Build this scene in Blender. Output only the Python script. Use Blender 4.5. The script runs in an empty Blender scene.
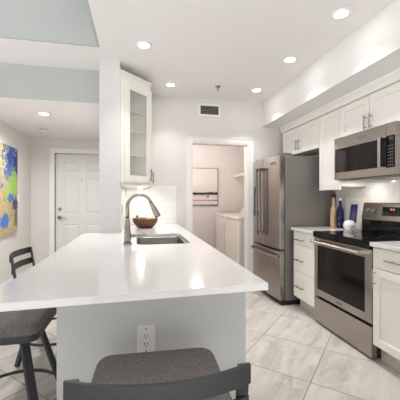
import bpy, bmesh, math, random
from mathutils import Vector, Matrix
random.seed(7)
S = bpy.context.scene
COL = S.collection
PI = math.pi

# ------------------------------------------------------------------ camera, world, light, exposure
cam_d = bpy.data.cameras.new('camera'); cam = bpy.data.objects.new('camera', cam_d); COL.objects.link(cam)
cam_d.sensor_width = 36; cam_d.lens = 27.0; cam_d.shift_y = -0.00375; cam_d.clip_start = 0.05
cam.location = (0, 0, 1.26); cam.rotation_euler = (PI/2, 0, -math.atan(62/300))
S.camera = cam
w = bpy.data.worlds.new('world'); S.world = w; w.use_nodes = True
bg = w.node_tree.nodes['Background']; bg.inputs[0].default_value = (0.99, 0.99, 1.0, 1)
SKY_S, LOW_FILL_S = 0.33, 1.85      # soft sky daylight above the horizon; brighter lower half added to light ceilings
_n = w.node_tree.nodes; _l = w.node_tree.links
_tc = _n.new('ShaderNodeTexCoord'); _sp = _n.new('ShaderNodeSeparateXYZ'); _mr = _n.new('ShaderNodeMapRange')
_l.new(_tc.outputs['Generated'], _sp.inputs[0]); _l.new(_sp.outputs['Z'], _mr.inputs['Value'])
_mr.inputs['From Min'].default_value = -0.12; _mr.inputs['From Max'].default_value = 0.02
_mr.inputs['To Min'].default_value = LOW_FILL_S; _mr.inputs['To Max'].default_value = SKY_S
_l.new(_mr.outputs['Result'], bg.inputs[1])
S.view_settings.view_transform = 'Standard'; S.view_settings.look = 'None'
S.view_settings.gamma = 1; S.view_settings.use_curve_mapping = False
S.view_settings.exposure = 0.55
DOWN_W = 3.9        # watts of one kitchen downlight
HALL_W = 19.0
LAUNDRY_W = 14.5
WARM = (0.99, 0.99, 1.0)

# ------------------------------------------------------------------ key levels (metres)
CEIL = 2.655; HALLC = 2.305; YB = 4.1; YCOL = 3.15; XR = 2.39; XL = -1.80; YDOOR = 5.64
SOFX = 1.77; SOFZ = 2.30

# ------------------------------------------------------------------ materials
def srgb(r, g, b):
    f = lambda c: (c/255/12.92) if c/255 <= 0.04045 else ((c/255+0.055)/1.055)**2.4
    return (f(r), f(g), f(b), 1)
def mat(name, col, rough=0.5, metal=0.0, noise=0.0, nscale=30.0, bump=0.0, bscale=200.0, coat=0.0, spec=0.5, stretch=None):
    m = bpy.data.materials.new(name); m.use_nodes = True
    nt = m.node_tree; b = nt.nodes['Principled BSDF']
    b.inputs['Base Color'].default_value = col; b.inputs['Roughness'].default_value = rough
    b.inputs['Metallic'].default_value = metal; b.inputs['Coat Weight'].default_value = coat
    b.inputs['Specular IOR Level'].default_value = spec
    tc = nt.nodes.new('ShaderNodeTexCoord')
    src = tc.outputs['Object']
    if stretch:
        mp = nt.nodes.new('ShaderNodeMapping'); mp.inputs['Scale'].default_value = stretch
        nt.links.new(src, mp.inputs['Vector']); src = mp.outputs['Vector']
    if noise:
        n = nt.nodes.new('ShaderNodeTexNoise'); n.inputs['Scale'].default_value = nscale; n.inputs['Detail'].default_value = 4
        nt.links.new(src, n.inputs['Vector'])
        r = nt.nodes.new('ShaderNodeValToRGB')
        r.color_ramp.elements[0].position = 0.3; r.color_ramp.elements[1].position = 0.7
        r.color_ramp.elements[0].color = tuple(c*(1-noise) for c in col[:3])+(1,)
        r.color_ramp.elements[1].color = tuple(min(1, c*(1+noise)) for c in col[:3])+(1,)
        nt.links.new(n.outputs['Fac'], r.inputs['Fac']); nt.links.new(r.outputs['Color'], b.inputs['Base Color'])
    if bump:
        n2 = nt.nodes.new('ShaderNodeTexNoise'); n2.inputs['Scale'].default_value = bscale; n2.inputs['Detail'].default_value = 3
        nt.links.new(src, n2.inputs['Vector'])
        bp = nt.nodes.new('ShaderNodeBump'); bp.inputs['Strength'].default_value = bump; bp.inputs['Distance'].default_value = 0.004
        nt.links.new(n2.outputs['Fac'], bp.inputs['Height']); nt.links.new(bp.outputs['Normal'], b.inputs['Normal'])
    return m
def emis(name, col, strength):
    m = bpy.data.materials.new(name); m.use_nodes = True; b = m.node_tree.nodes['Principled BSDF']
    b.inputs['Base Color'].default_value = col
    b.inputs['Emission Color'].default_value = col; b.inputs['Emission Strength'].default_value = strength
    return m

M = {}
M['ceil'] = mat('ceiling_paint', srgb(234, 231, 229), 0.9, bump=1.0, bscale=60)
M['wall'] = mat('wall_paint', srgb(220, 216, 211), 0.8, noise=0.01, nscale=3, bump=0.1, bscale=120)
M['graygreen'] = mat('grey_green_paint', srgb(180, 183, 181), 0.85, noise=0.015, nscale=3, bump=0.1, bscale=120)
M['column'] = mat('column_paint', srgb(209, 208, 206), 0.8, bump=0.08, bscale=120)
M['pinkwall'] = mat('laundry_paint', srgb(230, 223, 219), 0.85, bump=0.08, bscale=120)
M['trim'] = mat('trim_paint', srgb(236, 234, 230), 0.45, noise=0.005, nscale=8)
M['soffit'] = mat('soffit_paint', srgb(226, 224, 221), 0.8, bump=0.08, bscale=120)
M['door'] = mat('door_paint', srgb(224, 222, 219), 0.45, noise=0.005, nscale=8)
M['cab'] = mat('cabinet_paint', srgb(240, 237, 230), 0.4, noise=0.006, nscale=8)
M['cabtan'] = mat('cabinet_underside', srgb(206, 186, 160), 0.6, noise=0.06, nscale=20, stretch=(1, 8, 8))
M['toe'] = mat('toe_kick_paint', srgb(200, 196, 188), 0.5, noise=0.01)
M['panel'] = mat('peninsula_paint', srgb(208, 209, 207), 0.55, noise=0.015, nscale=4, bump=0.06, bscale=120)
M['quartz'] = mat('white_quartz', srgb(227, 226, 224), 0.12, noise=0.012, nscale=14, coat=0.3)
M['steel'] = mat('brushed_steel', (0.37, 0.335, 0.31, 1), 0.26, 1.0, noise=0.05, nscale=60, stretch=(1, 1, 30))
M['steel_h'] = mat('brushed_steel_horizontal', (0.39, 0.355, 0.33, 1), 0.25, 1.0, noise=0.05, nscale=60, stretch=(1, 1, 40))
M['handlesteel'] = mat('dark_handle_steel', (0.24, 0.225, 0.21, 1), 0.25, 1.0, noise=0.03)
M['chrome'] = mat('polished_steel', (0.58, 0.55, 0.53, 1), 0.18, 1.0, noise=0.02)
M['nickel'] = mat('brushed_nickel', (0.38, 0.365, 0.335, 1), 0.27, 1.0, noise=0.03)
M['sinksteel'] = mat('sink_steel', (0.34, 0.325, 0.295, 1), 0.28, 1.0, noise=0.05, nscale=60, stretch=(20, 1, 1))
M['greyside'] = mat('fridge_side_grey', srgb(124, 119, 115), 0.5, 0.25, noise=0.02, bump=0.1, bscale=400)
M['blackglass'] = mat('black_glass', (0.004, 0.004, 0.005, 1), 0.04, noise=0.02, spec=0.28)
M['ovenglass'] = mat('oven_glass', (0.008, 0.006, 0.005, 1), 0.05, noise=0.02, spec=0.22)
M['black'] = mat('black_plastic', (0.01, 0.01, 0.01, 1), 0.45, noise=0.03)
M['darkgrey'] = mat('dark_grey_plastic', (0.05, 0.05, 0.05, 1), 0.5, noise=0.03)
M['mark'] = mat('white_print', srgb(130, 130, 130), 0.6, noise=0.01)
M['badge'] = mat('badge_plate', srgb(120, 126, 132), 0.35, 0.6, noise=0.02)
M['stoolmetal'] = mat('stool_metal', (0.065, 0.067, 0.069, 1), 0.42, 0.6, noise=0.03, bump=0.05)
M['fabric'] = mat('stool_tweed', srgb(122, 116, 113), 0.95, noise=0.5, nscale=200, bump=0.9, bscale=350)
M['whiteapp'] = mat('white_enamel', srgb(238, 232, 225), 0.25, noise=0.004)
M['whiteplastic'] = mat('white_plastic', srgb(238, 237, 233), 0.4, noise=0.004)
M['slot'] = mat('socket_slot', (0.03, 0.03, 0.03, 1), 0.6, noise=0.02)
M['ventdark'] = mat('vent_cavity', (0.03, 0.03, 0.035, 1), 0.8, noise=0.03)
M['ventslat'] = mat('vent_slat', srgb(128, 130, 132), 0.5, noise=0.03)
M['wood'] = mat('walnut', srgb(96, 62, 42), 0.45, noise=0.35, nscale=12, stretch=(1, 1, 8))
M['banana'] = mat('banana_skin', srgb(206, 190, 96), 0.5, noise=0.12, nscale=18)
M['bananatip'] = mat('banana_tip', srgb(80, 66, 36), 0.7, noise=0.1)
M['lemon'] = mat('lemon_skin', srgb(214, 192, 96), 0.5, noise=0.06, nscale=18, bump=0.2)
M['tanceramic'] = mat('tan_ceramic', srgb(214, 184, 150), 0.6, noise=0.08, nscale=18)
M['cork'] = mat('dark_red_stopper', srgb(96, 48, 40), 0.6, noise=0.1)
M['blueglass'] = mat('cobalt_glass', (0.005, 0.007, 0.07, 1), 0.08, noise=0.05, spec=0.4)
M['whiteceramic'] = mat('white_ceramic', srgb(240, 238, 236), 0.35, noise=0.01, bump=0.3, bscale=60)
M['cream'] = mat('cream_frame_edge', srgb(232, 214, 180), 0.5, noise=0.02)
M['display'] = emis('clock_display', (0.9, 0.35, 0.2, 1), 0.5)
M['lamp'] = emis('lamp_diffuser', (1.0, 0.95, 0.86, 1), 9.0)
M['shade'] = mat('shelf_wire', srgb(238, 234, 228), 0.4, noise=0.004)

def glass_mat():
    m = bpy.data.materials.new('cabinet_glass'); m.use_nodes = True; nt = m.node_tree
    b = nt.nodes['Principled BSDF']; out = nt.nodes['Material Output']
    b.inputs['Base Color'].default_value = srgb(208, 212, 204); b.inputs['Roughness'].default_value = 0.12
    t = nt.nodes.new('ShaderNodeBsdfTransparent'); t.inputs[0].default_value = (0.97, 0.975, 0.96, 1)
    n = nt.nodes.new('ShaderNodeTexNoise'); n.inputs['Scale'].default_value = 40
    mr = nt.nodes.new('ShaderNodeMapRange'); mr.inputs['To Min'].default_value = 0.14; mr.inputs['To Max'].default_value = 0.20
    nt.links.new(n.outputs['Fac'], mr.inputs['Value'])
    x = nt.nodes.new('ShaderNodeMixShader'); nt.links.new(mr.outputs['Result'], x.inputs[0])
    nt.links.new(t.outputs[0], x.inputs[1]); nt.links.new(b.outputs[0], x.inputs[2])
    nt.links.new(x.outputs[0], out.inputs['Surface'])
    return m
M['glass'] = glass_mat()

def floor_mat():
    m = bpy.data.materials.new('marble_floor_tile'); m.use_nodes = True; nt = m.node_tree; N = nt.nodes; L = nt.links
    b = N['Principled BSDF']
    tc = N.new('ShaderNodeTexCoord')
    mp = N.new('ShaderNodeMapping'); mp.vector_type = 'TEXTURE'
    mp.inputs['Location'].default_value = (1.143, 2.607, 0); mp.inputs['Rotation'].default_value = (0, 0, math.radians(46))
    L.new(tc.outputs['Object'], mp.inputs['Vector'])
    br = N.new('ShaderNodeTexBrick'); br.offset = 0.0; br.squash = 1.0
    for k, v in (('Scale', 1.0), ('Mortar Size', 0.0035), ('Mortar Smooth', 0.1), ('Bias', 0.0), ('Brick Width', 0.53), ('Row Height', 0.53)):
        br.inputs[k].default_value = v
    br.inputs['Color1'].default_value = (0, 0, 0, 1); br.inputs['Color2'].default_value = (1, 1, 1, 1); br.inputs['Mortar'].default_value = (0.5, 0.5, 0.5, 1)
    L.new(mp.outputs['Vector'], br.inputs['Vector'])
    # per-tile shift of the stone pattern
    mul = N.new('ShaderNodeVectorMath'); mul.operation = 'SCALE'; mul.inputs['Scale'].default_value = 7.0
    L.new(br.outputs['Color'], mul.inputs[0])
    add = N.new('ShaderNodeVectorMath'); add.operation = 'ADD'
    L.new(mp.outputs['Vector'], add.inputs[0]); L.new(mul.outputs[0], add.inputs[1])
    n1 = N.new('ShaderNodeTexNoise'); n1.inputs['Scale'].default_value = 3.2; n1.inputs['Detail'].default_value = 8; n1.inputs['Roughness'].default_value = 0.62; n1.inputs['Distortion'].default_value = 0.8
    st = N.new('ShaderNodeMapping'); st.inputs['Scale'].default_value = (0.55, 2.0, 1); st.inputs['Rotation'].default_value = (0, 0, 0.5)
    L.new(add.outputs[0], st.inputs['Vector']); L.new(st.outputs['Vector'], n1.inputs['Vector'])
    r1 = N.new('ShaderNodeValToRGB'); cr = r1.color_ramp
    cr.elements[0].position = 0.30; cr.elements[0].color = srgb(164, 157, 149)
    cr.elements[1].position = 0.72; cr.elements[1].color = srgb(206, 201, 195)
    e = cr.elements.new(0.5); e.color = srgb(192, 186, 179)
    L.new(n1.outputs['Fac'], r1.inputs['Fac'])
    # thin pale and dark veins
    n2 = N.new('ShaderNodeTexNoise'); n2.inputs['Scale'].default_value = 1.6; n2.inputs['Detail'].default_value = 6; n2.inputs['Distortion'].default_value = 0.4
    L.new(st.outputs['Vector'], n2.inputs['Vector'])
    r2 = N.new('ShaderNodeValToRGB'); c2 = r2.color_ramp
    c2.elements[0].position = 0.485; c2.elements[0].color = (0, 0, 0, 1); c2.elements[1].position = 0.515; c2.elements[1].color = (0, 0, 0, 1)
    e2 = c2.elements.new(0.5); e2.color = (0.28, 0.28, 0.28, 1)
    L.new(n2.outputs['Fac'], r2.inputs['Fac'])
    mx = N.new('ShaderNodeMix'); mx.data_type = 'RGBA'; L.new(r2.outputs['Color'], mx.inputs['Factor'])
    L.new(r1.outputs['Color'], mx.inputs['A']); mx.inputs['B'].default_value = srgb(222, 217, 211)
    mg = N.new('ShaderNodeMix'); mg.data_type = 'RGBA'; L.new(br.outputs['Fac'], mg.inputs['Factor'])
    L.new(mx.outputs['Result'], mg.inputs['A']); mg.inputs['B'].default_value = srgb(128, 122, 115)
    L.new(mg.outputs['Result'], b.inputs['Base Color'])
    b.inputs['Roughness'].default_value = 0.32
    bp = N.new('ShaderNodeBump'); bp.invert = True; bp.inputs['Strength'].default_value = 0.4; bp.inputs['Distance'].default_value = 0.002
    L.new(br.outputs['Fac'], bp.inputs['Height']); L.new(bp.outputs['Normal'], b.inputs['Normal'])
    return m
M['floor'] = floor_mat()

def subway_mat(name, horiz):
    m = bpy.data.materials.new(name); m.use_nodes = True; nt = m.node_tree; N = nt.nodes; L = nt.links
    b = N['Principled BSDF']; b.inputs['Roughness'].default_value = 0.15
    tc = N.new('ShaderNodeTexCoord'); sp = N.new('ShaderNodeSeparateXYZ'); cb = N.new('ShaderNodeCombineXYZ')
    L.new(tc.outputs['Object'], sp.inputs[0]); L.new(sp.outputs[horiz], cb.inputs['X']); L.new(sp.outputs['Z'], cb.inputs['Y'])
    br = N.new('ShaderNodeTexBrick')
    for k, v in (('Scale', 1.0), ('Mortar Size', 0.0015), ('Brick Width', 0.152), ('Row Height', 0.076), ('Mortar Smooth', 0.3)): br.inputs[k].default_value = v
    br.inputs['Color1'].default_value = srgb(238, 236, 233); br.inputs['Color2'].default_value = srgb(233, 231, 228); br.inputs['Mortar'].default_value = srgb(212, 209, 205)
    L.new(cb.outputs[0], br.inputs['Vector']); L.new(br.outputs['Color'], b.inputs['Base Color'])
    bp = N.new('ShaderNodeBump'); bp.invert = True; bp.inputs['Strength'].default_value = 0.5; bp.inputs['Distance'].default_value = 0.002
    L.new(br.outputs['Fac'], bp.inputs['Height']); L.new(bp.outputs['Normal'], b.inputs['Normal'])
    return m
M['subx'] = subway_mat('subway_tile_back', 'X'); M['suby'] = subway_mat('subway_tile_side', 'Y')

def painting_mat():   # local y runs 0 (far edge) to -1.25, z 0 to 1.235
    m = bpy.data.materials.new('abstract_paint'); m.use_nodes = True; nt = m.node_tree; N = nt.nodes; L = nt.links
    b = N['Principled BSDF']; b.inputs['Roughness'].default_value = 0.55
    tc = N.new('ShaderNodeTexCoord')
    def noise(scale, detail, off, rough=0.7):
        mp = N.new('ShaderNodeMapping'); mp.inputs['Location'].default_value = off; L.new(tc.outputs['Object'], mp.inputs['Vector'])
        n = N.new('ShaderNodeTexNoise'); n.inputs['Scale'].default_value = scale; n.inputs['Detail'].default_value = detail; n.inputs['Roughness'].default_value = rough; n.inputs['Distortion'].default_value = 0.6
        L.new(mp.outputs['Vector'], n.inputs['Vector']); return n
    n1 = noise(17.0, 10, (0.3, 1.7, 0.2), 0.78)
    r = N.new('ShaderNodeValToRGB'); cr = r.color_ramp
    cols = [(0.36, (96, 92, 112)), (0.43, (150, 140, 112)), (0.47, (196, 178, 110)), (0.51, (176, 146, 122)), (0.55, (204, 188, 122)), (0.6, (196, 160, 136)), (0.66, (150, 158, 120))]
    cr.elements[0].position = 0.3; cr.elements[0].color = srgb(52, 56, 104); cr.elements[1].position = 0.75; cr.elements[1].color = srgb(220, 206, 150)
    for p, c in cols:
        e = cr.elements.new(p); e.color = srgb(*c)
    L.new(n1.outputs['Fac'], r.inputs['Fac'])
    prev = r.outputs['Color']; nb_ = noise(9.0, 8, (4, 2, 1)); ns_ = noise(26.0, 5, (1, 6, 4))
    def blob(prev, y, z, ry, rz, col, k=1.8, spk=1.5):
        mp = N.new('ShaderNodeMapping'); mp.inputs['Scale'].default_value = (0, 1/ry, 1/rz); mp.inputs['Location'].default_value = (0, -y/ry, -z/rz); L.new(tc.outputs['Object'], mp.inputs['Vector'])
        ln = N.new('ShaderNodeVectorMath'); ln.operation = 'LENGTH'; L.new(mp.outputs['Vector'], ln.inputs[0])
        a = N.new('ShaderNodeMath'); a.operation = 'MULTIPLY_ADD'; L.new(nb_.outputs['Fac'], a.inputs[0]); a.inputs[1].default_value = k*2; L.new(ln.outputs['Value'], a.inputs[2])
        c = N.new('ShaderNodeMath'); c.operation = 'MULTIPLY_ADD'; L.new(ns_.outputs['Fac'], c.inputs[0]); c.inputs[1].default_value = spk*2; L.new(a.outputs[0], c.inputs[2])
        mr = N.new('ShaderNodeMapRange'); t0 = 1+k+spk; mr.inputs['From Min'].default_value = t0; mr.inputs['From Max'].default_value = t0-0.12; L.new(c.outputs[0], mr.inputs['Value'])
        x = N.new('ShaderNodeMix'); x.data_type = 'RGBA'; L.new(mr.outputs['Result'], x.inputs['Factor']); L.new(prev, x.inputs['A']); x.inputs['B'].default_value = srgb(*col)
        return x.outputs['Result']
    for a in ((-0.45, 1.02, 0.16, 0.28, (226, 200, 96)), (-0.20, 0.98, 0.30, 0.36, (74, 104, 164)), (-0.08, 0.96, 0.10, 0.20, (30, 46, 112)), (-0.28, 1.08, 0.10, 0.14, (44, 70, 140)), (-0.15, 0.68, 0.15, 0.22, (146, 184, 88)), (-0.34, 0.60, 0.10, 0.12, (156, 190, 100)),
              (-0.08, 0.40, 0.13, 0.12, (48, 42, 92)), (-0.06, 0.22, 0.10, 0.14, (120, 108, 96)), (-0.85, 0.8, 0.3, 0.3, (70, 110, 180)), (-0.9, 0.3, 0.25, 0.2, (150, 186, 90)), (-1.1, 1.0, 0.2, 0.2, (200, 160, 120))): prev = blob(prev, *a)
    for a in ((-0.26, 0.50, 0.10, 0.07), (-0.44, 0.19, 0.15, 0.10)): prev = blob(prev, *a, (62, 118, 190), 1.1, 0.7)
    L.new(prev, b.inputs['Base Color'])
    bp = N.new('ShaderNodeBump'); bp.inputs['Strength'].default_value = 0.3; L.new(n1.outputs['Fac'], bp.inputs['Height']); L.new(bp.outputs['Normal'], b.inputs['Normal'])
    return m
M['painting'] = painting_mat()

def seascape_mat():   # pale print with dark horizontal bands; local z runs 0 .. 0.766
    m = bpy.data.materials.new('seascape_print'); m.use_nodes = True; nt = m.node_tree; N = nt.nodes; L = nt.links
    b = N['Principled BSDF']; b.inputs['Roughness'].default_value = 0.6
    tc = N.new('ShaderNodeTexCoord'); sp = N.new('ShaderNodeSeparateXYZ'); L.new(tc.outputs['Object'], sp.inputs[0])
    mp = N.new('ShaderNodeMapping'); mp.inputs['Scale'].default_value = (5, 1, 16); L.new(tc.outputs['Object'], mp.inputs['Vector'])
    n = N.new('ShaderNodeTexNoise'); n.inputs['Scale'].default_value = 1.5; n.inputs['Detail'].default_value = 5; L.new(mp.outputs['Vector'], n.inputs['Vector'])
    a = N.new('ShaderNodeMath'); a.operation = 'MULTIPLY_ADD'; L.new(n.outputs['Fac'], a.inputs[0]); a.inputs[1].default_value = 0.06; L.new(sp.outputs['Z'], a.inputs[2])
    s = N.new('ShaderNodeMath'); s.operation = 'MULTIPLY_ADD'; L.new(a.outputs[0], s.inputs[0]); s.inputs[1].default_value = 1/0.766; s.inputs[2].default_value = -0.04
    r = N.new('ShaderNodeValToRGB'); cr = r.color_ramp
    stops = [(0.0, (70, 62, 60)), (0.03, (232, 220, 212)), (0.11, (236, 224, 216)), (0.125, (86, 74, 74)), (0.15, (226, 210, 204)), (0.20, (236, 222, 214)), (0.275, (214, 198, 190)), (0.29, (48, 42, 42)), (0.33, (40, 36, 36)), (0.36, (226, 216, 211)), (0.6, (234, 225, 220))]
    cr.elements[0].position = 0; cr.elements[0].color = srgb(*stops[0][1]); cr.elements[1].position = 1; cr.elements[1].color = srgb(236, 222, 216)
    for p, c in stops[1:]:
        e = cr.elements.new(p); e.color = srgb(*c)
    L.new(s.outputs[0], r.inputs['Fac']); L.new(r.outputs['Color'], b.inputs['Base Color'])
    return m
M['sea'] = seascape_mat()
def glow_print():
    m = bpy.data.materials.new('blue_and_amber_print'); m.use_nodes = True; nt = m.node_tree; N = nt.nodes; L = nt.links
    b = N['Principled BSDF']; b.inputs['Roughness'].default_value = 0.3
    tc = N.new('ShaderNodeTexCoord'); mp = N.new('ShaderNodeMapping'); mp.inputs['Scale'].default_value = (18, 1, 8); mp.inputs['Location'].default_value = (-2.6, 0, -1.05)
    L.new(tc.outputs['Object'], mp.inputs['Vector'])
    g = N.new('ShaderNodeTexGradient'); g.gradient_type = 'SPHERICAL'; L.new(mp.outputs['Vector'], g.inputs['Vector'])
    r = N.new('ShaderNodeValToRGB'); cr = r.color_ramp
    cr.elements[0].position = 0.0; cr.elements[0].color = srgb(26, 52, 110); cr.elements[1].position = 0.8; cr.elements[1].color = srgb(160, 112, 120)
    e = cr.elements.new(0.3); e.color = srgb(54, 84, 150)
    L.new(g.outputs['Fac'], r.inputs['Fac']); L.new(r.outputs['Color'], b.inputs['Base Color'])
    return m
M['glowprint'] = glow_print()

# ------------------------------------------------------------------ mesh helpers
def nb(): return bmesh.new()
def box(bm, x0, x1, y0, y1, z0, z1):
    vs = [bm.verts.new((x, y, z)) for z in (z0, z1) for x, y in ((x0, y0), (x1, y0), (x1, y1), (x0, y1))]
    for f in ((3, 2, 1, 0), (4, 5, 6, 7), (0, 1, 5, 4), (1, 2, 6, 5), (2, 3, 7, 6), (3, 0, 4, 7)):
        bm.faces.new([vs[i] for i in f])
    return bm
def bx(*a): return box(nb(), *a)
def prism(bm, poly, z0, z1, axis='z'):
    def P(a, b, c): return {'z': (a, b, c), 'y': (a, c, b), 'x': (c, a, b)}[axis]
    lo = [bm.verts.new(P(a, b, z0)) for a, b in poly]; hi = [bm.verts.new(P(a, b, z1)) for a, b in poly]
    n = len(poly)
    bm.faces.new(lo[::-1]); bm.faces.new(hi)
    for i in range(n): bm.faces.new((lo[i], lo[(i+1) % n], hi[(i+1) % n], hi[i]))
    return bm
def frames(pts):
    pts = [Vector(p) for p in pts]; T = []
    for i in range(len(pts)):
        a = pts[max(0, i-1)]; b = pts[min(len(pts)-1, i+1)]; T.append((b-a).normalized())
    n = T[0].orthogonal().normalized(); out = []
    for i, t in enumerate(T):
        n = (n - t*n.dot(t)).normalized(); out.append((pts[i], n, t.cross(n)))
    return out
def tube(bm, pts, r, seg=10, closed=False):
    rs = r if isinstance(r, (list, tuple)) else [r]*len(pts); rings = []
    for (p, n, b), rr in zip(frames(pts), rs):
        rings.append([bm.verts.new(p+(n*math.cos(2*PI*k/seg)+b*math.sin(2*PI*k/seg))*rr) for k in range(seg)])
    for i in range(len(rings)-1):
        for k in range(seg):
            bm.faces.new((rings[i][k], rings[i][(k+1) % seg], rings[i+1][(k+1) % seg], rings[i+1][k]))
    if closed:
        for k in range(seg): bm.faces.new((rings[-1][k], rings[-1][(k+1) % seg], rings[0][(k+1) % seg], rings[0][k]))
    else:
        bm.faces.new(rings[0][::-1]); bm.faces.new(rings[-1])
    return bm
def cyl(bm, p0, p1, r0, r1=None, seg=20): return tube(bm, [p0, p1], [r0, r0 if r1 is None else r1], seg)
def lathe(bm, prof, c=(0, 0, 0), seg=28):
    c = Vector(c); rings = []
    for r, z in prof:
        if r < 1e-6: rings.append([bm.verts.new(c+Vector((0, 0, z)))])
        else: rings.append([bm.verts.new(c+Vector((r*math.cos(2*PI*k/seg), r*math.sin(2*PI*k/seg), z))) for k in range(seg)])
    for a, b in zip(rings, rings[1:]):
        for k in range(seg):
            q = [a[k % len(a)], a[(k+1) % len(a)], b[(k+1) % len(b)], b[k % len(b)]]
            u = []
            for v in q:
                if v not in u: u.append(v)
            if len(u) > 2: bm.faces.new(u)
    return bm
def ribbon(bm, pts, hw, hh):
    """rectangular bar swept along pts: hw = half thickness sideways (horizontal), hh = half height (vertical)"""
    pts = [Vector(p) for p in pts]; rings = []
    for i, p in enumerate(pts):
        t = (pts[min(len(pts)-1, i+1)]-pts[max(0, i-1)]).normalized()
        s = Vector((t.y, -t.x, 0)).normalized(); u = s.cross(t).normalized()
        if u.z < 0: u = -u
        rings.append([bm.verts.new(p+s*a*hw+u*b*hh) for a, b in ((-1, -1), (1, -1), (1, 1), (-1, 1))])
    for i in range(len(rings)-1):
        for k in range(4): bm.faces.new((rings[i][k], rings[i][(k+1) % 4], rings[i+1][(k+1) % 4], rings[i+1][k]))
    bm.faces.new(rings[0][::-1]); bm.faces.new(rings[-1])
    return bm
def rrect(x0, x1, y0, y1, r, n=5):
    out = []
    for cx, cy, a in ((x1-r, y1-r, 0), (x0+r, y1-r, 90), (x0+r, y0+r, 180), (x1-r, y0+r, 270)):
        for k in range(n+1):
            t = math.radians(a+90*k/n); out.append((cx+r*math.cos(t), cy+r*math.sin(t)))
    return out
def plate_with_hole(bm, outer, hole, z0, z1):
    eds = []
    for loop in (outer, hole):
        vs = [bm.verts.new((x, y, z0)) for x, y in loop]
        eds += [bm.edges.new((vs[i], vs[(i+1) % len(vs)])) for i in range(len(vs))]
    bmesh.ops.triangle_fill(bm, use_beauty=True, edges=eds)
    r = bmesh.ops.extrude_face_region(bm, geom=list(bm.faces))
    bmesh.ops.translate(bm, vec=(0, 0, z1-z0), verts=[v for v in r['geom'] if isinstance(v, bmesh.types.BMVert)])
    return bm
def obj(name, bm, m, parent=None, bevel=0.0, smooth=False, label=None, seg=2):
    bmesh.ops.recalc_face_normals(bm, faces=bm.faces)
    me = bpy.data.meshes.new(name); bm.to_mesh(me); bm.free()
    me.materials.append(M[m] if isinstance(m, str) else m)
    if smooth:
        for p in me.polygons: p.use_smooth = True
    o = bpy.data.objects.new(name, me); COL.objects.link(o)
    if parent is not None: o.parent = parent
    if bevel:
        b = o.modifiers.new('bevel', 'BEVEL'); b.width = bevel; b.segments = seg; b.limit_method = 'ANGLE'; b.angle_limit = math.radians(50)
    if label: o['label'] = label
    return o
def tag(o, label, cat, group=None):
    o['label'] = label; o['category'] = cat
    if group: o['group'] = group
    return o
def thing(name, label, cat, loc=(0, 0, 0), rotz=0.0, group=None):
    o = bpy.data.objects.new(name, None); COL.objects.link(o); o.location = loc; o.rotation_euler = (0, 0, rotz)
    o.empty_display_size = 0.1
    return tag(o, label, cat, group)
def struct(name, bm, m, parent=None, bevel=0.0):
    o = obj(name, bm, m, parent, bevel)
    if parent is None: o['kind'] = 'structure'
    return o
def dup(root, loc, rotz, label=None):
    r = root.copy(); COL.objects.link(r); r.location = loc; r.rotation_euler = (0, 0, rotz)
    if label: r['label'] = label
    for ch in list(root.children):
        c = ch.copy(); COL.objects.link(c); c.parent = r
        for g in list(ch.children):
            d = g.copy(); COL.objects.link(d); d.parent = c
    return r
# fronts are modelled in a local frame: x across, z up, the face looks to local -y
def shaker_bm(x0, x1, z0, z1, y0=0.0, t=0.02, st=0.06, rec=0.013):
    bm = nb()
    box(bm, x0, x0+st, y0, y0+t, z0, z1); box(bm, x1-st, x1, y0, y0+t, z0, z1)
    box(bm, x0+st, x1-st, y0, y0+t, z0, z0+st); box(bm, x0+st, x1-st, y0, y0+t, z1-st, z1)
    box(bm, x0+st, x1-st, y0+rec, y0+t, z0+st, z1-st)
    return bm
def pull_bm(x0, z0, x1, z1, y0=0.0, off=0.032, r=0.006):
    """bar pull from (x0,z0) to (x1,z1) standing off the face at local y0"""
    bm = nb(); cyl(bm, (x0, y0-off, z0), (x1, y0-off, z1), r, seg=12)
    for t in (0.16, 0.84):
        x = x0+(x1-x0)*t; z = z0+(z1-z0)*t
        cyl(bm, (x, y0+0.001, z), (x, y0-off, z), r*0.8, seg=10)
    return bm

# ================================================================== SETTING
struct('floor', bx(-4.2, 2.6, -0.8, 6.2, -0.08, 0.0), 'floor')
# dropped kitchen ceiling: main field plus the strip that runs left in front of the hall header
cp = [(-0.345, -2.2), (2.51, -2.2), (2.51, YB+0.12), (-0.38, YB+0.12), (-0.38, 3.45), (-4.2, 3.45), (-4.2, 2.90), (-0.345, 2.90)]
struct('ceiling', prism(nb(), cp, CEIL, CEIL+0.10), 'ceil')
struct('ceiling_living', bx(-4.2, -0.345, -2.2, 2.90, 3.25, 3.33), 'ceil')
struct('wall_header_living', bx(-4.2, -0.346, 2.88, 2.8995, CEIL, 3.249), 'graygreen')
struct('wall_ceiling_step', bx(-0.365, -0.3455, -2.2, 2.8795, CEIL, 3.249), 'graygreen')
struct('trim_5', bx(-4.2, -0.381, 3.4405, 3.4509, HALLC, CEIL-0.0005), 'graygreen')
struct('ceiling_hall', bx(XL, -0.381, 3.4515, YDOOR, HALLC, HALLC+0.08), 'ceil')
struct('wall_header_hall', bx(-4.2, -0.381, 3.451, 3.57, HALLC+0.0805, CEIL), 'graygreen')
struct('wall_left', bx(XL-0.12, XL, 3.571, YDOOR+0.12, 0, HALLC+0.08), 'wall')
# end of the wall between kitchen and hall: the pale column, then the wall behind it
struct('wall_divider', bx(-0.38, -0.18, YCOL, YB, 0, CEIL), 'column')
struct('wall_divider_hall', bx(-0.38, -0.30, YB+0.001, YDOOR, 0, HALLC+0.08), 'wall')
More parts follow.
